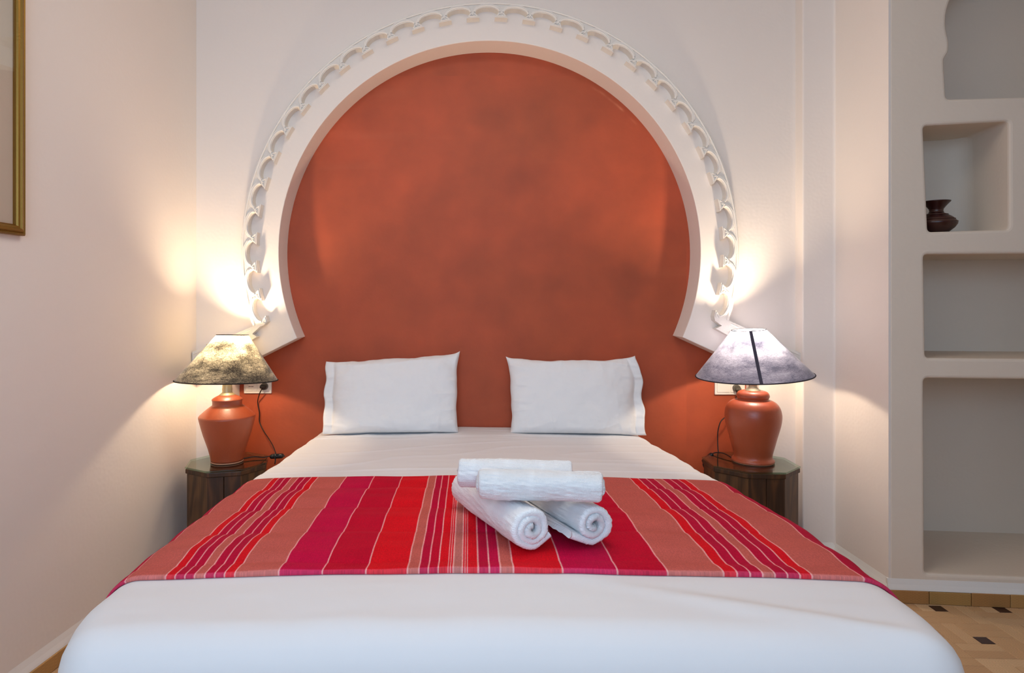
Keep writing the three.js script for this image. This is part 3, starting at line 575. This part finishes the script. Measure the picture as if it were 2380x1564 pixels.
function tableLamp(o) {
  const S = 2.86 / FOCAL, y0 = TABLE_TOP;
  const g = thing('table_lamp', o.label, 'table lamp', [o.x, y0, o.z], 'bedside table lamps');
  const Y = (v) => (o.foot - v) * S;
  mesh('vase_body', lathe(o.sharp ? o.profile.map(([r, v]) => [r * S, Y(v)]) : soften(o.profile.map(([r, v]) => [r * S, Y(v)])), 72), M.terracotta, g).userData.label = 'terracotta vase base';
  mesh('foot_ring', lathe([[0.001, 0], [o.footR * S * 0.985, 0], [o.footR * S, 0.004], [o.footR * S * 0.985, 0.0075], [0.001, 0.0075]]), M.terracottaRaw, g);
  mesh('bulb_holder', lathe(o.holder.map(([r, v]) => [r * S, Y(v)]), 40), M.brass, g);
  const bulbY = Y(o.bulb), bulbR = 0.027;
  const glow = phys({ color: C('#fff4e0'), emissive: o.color, emissiveIntensity: 6, roughness: 0.4 });
  mesh('bulb', lathe([[0.012, bulbY - 0.062], [0.013, bulbY - 0.045], [0.019, bulbY - 0.028], [bulbR, bulbY - 0.002], [0.025, bulbY + 0.012], [0.016, bulbY + 0.024], [0.0002, bulbY + 0.0285]], 24), glow, g);
  mesh('bulb_socket', lathe([[0.0001, Y(o.holder[o.holder.length - 1][1])], [0.011, Y(o.holder[o.holder.length - 1][1])], [0.0145, bulbY - 0.085], [0.0145, bulbY - 0.058], [0.0001, bulbY - 0.056]], 24), M.brass, g);
  const l = new THREE.PointLight(o.color, LAMP_CD * o.power, 0, 2);
  l.position.set(0, bulbY, 0); l.castShadow = true; l.name = 'bulb_light'; g.add(l);
  const up = new THREE.SpotLight(o.color, LAMP_UP * o.power, 0, 1.5, 1, 2);      // the cap of the bulb faces up and gives more light that way
  up.position.set(0, bulbY, 0); up.target.position.set(0, bulbY + 1, 0); up.castShadow = true; up.name = 'bulb_light_up'; g.add(up, up.target);
  // shade, slightly askew on its carrier
  const sh = put(new THREE.Group(), 'lamp_shade', g);
  const hS = (o.shade.bottom - o.shade.top) * S, rb = o.shade.rb * S, rt = o.shade.rt * S;
  sh.position.set(o.shade.dx * S, Y(o.shade.bottom), 0); sh.rotation.z = o.shade.tilt; sh.rotation.x = o.shade.tiltX || 0;
  const cone = new THREE.CylinderGeometry(rt, rb, hS, 96, 12, true); cone.translate(0, hS / 2, 0); const skew = (q) => { const p = q.attributes.position; for (let i = 0; i < p.count; i++) p.setX(i, p.getX(i) + o.shade.skew * S * p.getY(i) / hS); return q; }; cone.rotateY(Math.PI); skew(cone);
  mesh('shade_cover', cone, phys({ map: shadeTexture(o.warm), roughness: 1, transmission: o.trans, thickness: 0 }), sh).userData.label = o.shadeLabel;
  const ring = (r, y, t) => { const q = new THREE.TorusGeometry(r, t, 8, 90); q.rotateX(Math.PI / 2); q.translate(0, y, 0); return q; };
  mesh('shade_trim', ring(rb, 0, 0.0026), o.trim, sh); mesh('shade_trim', skew(ring(rt, hS, 0.0018)), o.trim, sh);
  const spider = [ring(0.017, 0.045, 0.002)];
  for (let k = 0; k < 3; k++) { const a = k * 2.094 + 0.5, rr = lerp(rb, rt, 0.80); spider.push(tube([V3(0.016 * Math.cos(a), 0.045, 0.016 * Math.sin(a)), V3(0.55 * rr * Math.cos(a), hS * 0.55, 0.55 * rr * Math.sin(a)), V3(rr * 0.93 * Math.cos(a), hS * 0.80, rr * 0.93 * Math.sin(a))], 0.0016, 16, 6)); }
  mesh('shade_carrier', joined(spider), M.brass, sh);
  if (o.seam) {
    const a = o.seam, q = new THREE.BoxGeometry(0.013, hS, 0.0012, 2, 12, 1), p = q.attributes.position;
    for (let i = 0; i < p.count; i++) { const t = p.getY(i) / hS + 0.5, rr = lerp(rb, rt, t) + 0.001 + p.getZ(i), b = a + p.getX(i) / rr; p.setXYZ(i, rr * Math.sin(b), t * hS, rr * Math.cos(b)); }
    skew(q); q.computeVertexNormals();
    mesh('shade_seam', q, phys({ color: C('#4a4656'), roughness: 1, transmission: 0.25, thickness: 0 }), sh).userData.label = 'dark seam strip down the shade';
  }
  return g;
}
const leftLamp = tableLamp({
  label: 'lit lamp with sharp-shouldered terracotta vase base and dark mottled yellowish shade', x: LT.x, z: LT.z + 0.01, foot: 1073, footR: 36.5, sharp: true, warm: true, color: LAMP_WARM, power: 1.0, trans: 0.5,
  profile: [[1, 1072], [36, 1070], [36.5, 1066], [38, 1057], [42.5, 1040], [48, 1023], [53, 1008], [58, 990], [61.5, 976], [63, 969.5], [63, 967], [61, 964], [50, 954], [38, 944.5], [33.5, 941.5], [32.8, 939], [33, 932], [34.2, 929], [33.5, 927], [27, 922.5], [17, 917.5], [4, 917]],
  holder: [[2, 918], [17.5, 918.5], [17.5, 917], [13, 913.5], [11, 911], [11.5, 903], [10.8, 902], [10.8, 896], [9, 893], [7, 888], [6, 880]], bulb: 813,
  shade: { bottom: 884, top: 779, rb: 113.5, rt: 35.5, dx: -0.5, tilt: -0.012, tiltX: -0.045, skew: 10 }, trim: std({ color: C('#1d1712'), roughness: 0.8 }), shadeLabel: 'dark fibrous yellowish paper shade',
});
const rightLamp = tableLamp({
  label: 'lit lamp with rounded terracotta jar base and blue-grey mottled shade', x: RT.x + 0.013, z: RT.z + 0.002, foot: 1075, footR: 46, warm: false, color: LAMP_COOL, power: 1.05, trans: 0.52,
  profile: [[1, 1074], [40, 1073.5], [46, 1073], [46.5, 1069], [43, 1065], [41.5, 1060], [43, 1051], [47, 1036], [51.5, 1018], [56.5, 1000], [60, 986], [61.8, 972], [61.3, 960], [58, 948], [51, 938], [42, 932.5], [35, 930.5], [33.6, 929], [34, 927], [35.8, 923], [35, 917.5], [31, 912.5], [22, 909.5], [4, 909]],
  holder: [[2, 911], [18, 911.5], [17, 908], [12, 905], [9.5, 902], [9.5, 896], [12.5, 892], [12.5, 889], [9, 886], [6, 882], [6, 876]], bulb: 802,
  shade: { bottom: 874, top: 768, rb: 127.5, rt: 37, dx: 1.5, tilt: 0.065, tiltX: 0.03, skew: -6 }, trim: std({ color: C('#23222c'), roughness: 0.8 }), shadeLabel: 'blue-grey fibrous paper shade', seam: -0.29,
});
// cords, switches and plugs belong to their lamps
{
  const rel = (o, p) => p.clone().sub(o.position);
  const zw = ZN - 0.012;
  const L = leftLamp;
  const sw = rel(L, V3(-0.862, TABLE_TOP + 0.011, -2.915));
  mesh('cord', tube([rel(L, at(609, 903, zw - 0.03)), rel(L, at(603, 916, zw - 0.02)), rel(L, at(599, 935, zw)), rel(L, at(603, 960, zw)), rel(L, at(603, 980, zw)), rel(L, at(612, 1000, zw - 0.02)), rel(L, at(625, 1020, 3.12)), rel(L, at(636, 1040, 3.0)), rel(L, at(641, 1058, 2.93)), rel(L, at(639, 1078, 2.9)), rel(L, at(640, 1068, 2.9)), rel(L, at(637, 1056, 2.9)), sw.clone().add(V3(0.036, 0, 0))], 0.0026, 120, 8), M.cord, L);
  mesh('cord', tube([sw.clone().add(V3(-0.03, 0, 0)), sw.clone().add(V3(-0.06, -0.004, 0.004)), sw.clone().add(V3(-0.1, -0.002, 0.004)), V3(0.062, 0.008, -0.02)], 0.0026, 40, 8), M.cord, L);
  const s = mesh('inline_switch', rbox(0.062, 0.02, 0.026, 0.009), M.black, L); s.position.copy(sw); s.rotation.z = 0.06;
  const pl = put(new THREE.Group(), 'plug', L); pl.position.copy(rel(L, at(614, 898, ZN - 0.02)));
  mesh('plug_body', (() => { const c = new THREE.CylinderGeometry(0.0165, 0.0185, 0.02, 32); c.rotateX(Math.PI / 2); return c; })(), M.greyPlug, pl);
  mesh('plug_grip', rbox(0.029, 0.015, 0.03, 0.004, 0, 0, 0.012), M.black, pl);
  const R = rightLamp;
  const rs = rel(R, V3(1.045, TABLE_TOP + 0.004, -2.985));
  mesh('cord', tube([rel(R, at(1713, 904, zw - 0.03)), rel(R, at(1711, 925, zw - 0.01)), rel(R, at(1700, 955, zw - 0.05)), rel(R, at(1686, 969, 3.12)), rel(R, at(1675, 980, 3.1)), rel(R, at(1669, 1000, 3.1)), rel(R, at(1668, 1025, 3.1)), rel(R, at(1669, 1045, 3.09)), rel(R, at(1671, 1060, 3.08)), rel(R, at(1668, 1085, 3.06)), rel(R, at(1652, 1092, 3.04)), rel(R, at(1638, 1088, 3.0)), rel(R, at(1634, 1079, 3.0)), rel(R, at(1637, 1073, 3.0))], 0.0026, 120, 8), M.cord, R);
  mesh('cord', tube([rel(R, at(1652, 1056, 2.99)), rel(R, at(1662, 1052, 2.99)), rel(R, at(1680, 1053, 2.96)), V3(-0.078, 0.008, -0.03)], 0.0026, 30, 8), M.cord, R);
  const s2 = mesh('inline_switch', rbox(0.062, 0.018, 0.024, 0.008), M.black, R); s2.position.copy(rel(R, at(1645, 1064, 2.995))); s2.rotation.z = 0.7;
  const p2 = put(new THREE.Group(), 'plug', R); p2.position.copy(rel(R, at(1712, 902, ZN - 0.02)));
  mesh('plug_body', (() => { const c = new THREE.CylinderGeometry(0.0165, 0.0185, 0.02, 32); c.rotateX(Math.PI / 2); return c; })(), M.greyPlug, p2);
  mesh('plug_grip', rbox(0.026, 0.013, 0.024, 0.005, 0.002, -0.003, 0.014), M.greyPlug, p2);
}

// ------------------------------------------------------------------ wall sockets
function socket(label, u0, u1, v0, v1, blank) {
  const a = at(u0, v1, ZN), b = at(u1, v0, ZN), w = b.x - a.x, h = b.y - a.y;
  const g = thing('wall_socket', label, 'wall socket', [(a.x + b.x) / 2, (a.y + b.y) / 2, -ZN], 'double wall sockets beside the bed');
  mesh('cover_plate', rbox(w, h, 0.012, 0.004, 0, 0, 0.004), M.plastic, g);
  for (const s of [-1, 1]) {
    const ins = rbox(w * 0.42, h * 0.66, 0.006, 0.002, s * w * 0.225, 0, 0.0105);
    if (s < 0 && blank) { const m = mesh('rocker', ins, M.plastic, g); m.rotation.x = 0.02; continue; }
    const f = mesh('outlet', ins, M.plastic, g);
    const ring = new THREE.TorusGeometry(h * 0.24, 0.0016, 8, 40); ring.translate(s * w * 0.225, 0, 0.0138);
    mesh('outlet_ring', ring, M.plastic, f);
    if (s < 0) for (const k of [-1, 0, 1]) { const c = new THREE.CylinderGeometry(0.0024, 0.0024, 0.002, 14); c.rotateX(Math.PI / 2); c.translate(s * w * 0.225 + k * 0.0085, 0, 0.0132); mesh('pin_hole', c, M.hole, f); }
  }
  return g;
}
socket('white double wall socket with a free outlet and a black plug, on the red wall', 568, 632, 881, 914, false);
socket('white switch and socket plate with a grey plug, on the red wall', 1660, 1730, 882, 917, true);

// ------------------------------------------------------------------ small dark vase in the niche
{
  const pts = [[0.001, 0], [0.028, 0], [0.036, 0.006], [0.052, 0.022], [0.060, 0.036], [0.0605, 0.042], [0.058, 0.048], [0.048, 0.062], [0.034, 0.073], [0.022, 0.081], [0.0195, 0.088], [0.021, 0.096], [0.027, 0.106], [0.035, 0.117], [0.041, 0.124], [0.042, 0.127], [0.039, 0.1265], [0.031, 0.116], [0.018, 0.1], [0.015, 0.088], [0.001, 0.07]];
  const q = shelfAt(2190, 537), Z = SH.z - SH.k * q.x - 0.0;
  const g = thing('small_vase', 'small dark reddish-brown vase with flared neck standing in the square niche', 'vase', [SH.x + q.x + 0.03, shelfAt(2158, 539).y + 0.0005, -(Z + 0.075)]);
  g.scale.set(1.2, 1.04, 1.2);
  mesh('vase_body', lathe(pts, 56), M.darkVase, g);
  const band = (r, y, t) => { const c = new THREE.TorusGeometry(r, t, 6, 56); c.rotateX(Math.PI / 2); c.translate(0, y, 0); return c; };
  mesh('wire_band', joined([band(0.0600, 0.045, 0.0014), band(0.0535, 0.056, 0.001), band(0.0335, 0.0745, 0.001), band(0.0205, 0.085, 0.0012), band(0.0198, 0.091, 0.0012)]), M.vaseBand, g);
}

// ------------------------------------------------------------------ framed picture on the left wall
{
  const zn = 1.986, len = 0.62, y0 = 1.399, hgt = 0.95;
  const g = thing('picture_frame', 'gold-framed picture hanging on the left wall', 'picture', [leftX(zn), y0, -zn]);
  const d = V3(leftX(zn - 1) - leftX(zn), 0, 1).normalize();      // along the wall, towards the camera
  g.rotation.y = Math.atan2(-d.z, d.x);
  // local x = along the wall towards the camera, local z = d x up
  const fw = 0.032, prof = new THREE.Shape([V2(0, 0), V2(0, 0.016), V2(0.004, 0.021), V2(0.008, 0.018), V2(0.012, 0.022), V2(0.018, 0.024), V2(0.022, 0.019), V2(0.027, 0.017), V2(0.03, 0.012), V2(fw, 0.012), V2(fw, 0)]);
  const side = (L) => { const e = new THREE.ExtrudeGeometry(prof, { depth: L, bevelEnabled: false }); const p = e.attributes.position; for (let i = 0; i < p.count; i++) { const x = p.getX(i), z = p.getZ(i); p.setZ(i, z < L / 2 ? x : L - x); } e.computeVertexNormals(); return boxUV(e); };
  const sgn = -1;                                                 // room side of the wall in local z
  const place = (L, sx, sy, rot) => { const m = mesh('frame_side', side(L), M.gold, g); m.matrixAutoUpdate = false; m.matrix.copy(rot).setPosition(sx, sy, 0); return m; };
  const basis = (x, y, z) => new THREE.Matrix4().makeBasis(x, y, z);
  const out = V3(0, 0, sgn);
  place(hgt, 0, 0, basis(V3(1, 0, 0), out, V3(0, 1, 0)));
  place(hgt, len, 0, basis(V3(-1, 0, 0), out, V3(0, 1, 0)));
  place(len, 0, 0, basis(V3(0, 1, 0), out, V3(1, 0, 0)));
  place(len, 0, hgt, basis(V3(0, -1, 0), out, V3(1, 0, 0)));
  mesh('picture_sheet', box(fw - 0.004, len - fw + 0.004, fw - 0.004, hgt - fw + 0.004, 0.002 * sgn - 0.001, 0.002 * sgn + 0.001), M.mount, g).userData.label = 'pale grey-beige sheet behind glass';
  mesh('glass_pane', box(fw - 0.003, len - fw + 0.003, fw - 0.003, hgt - fw + 0.003, 0.009 * sgn - 0.001, 0.009 * sgn + 0.001), M.glass, g);
}

renderer.render(scene, camera);
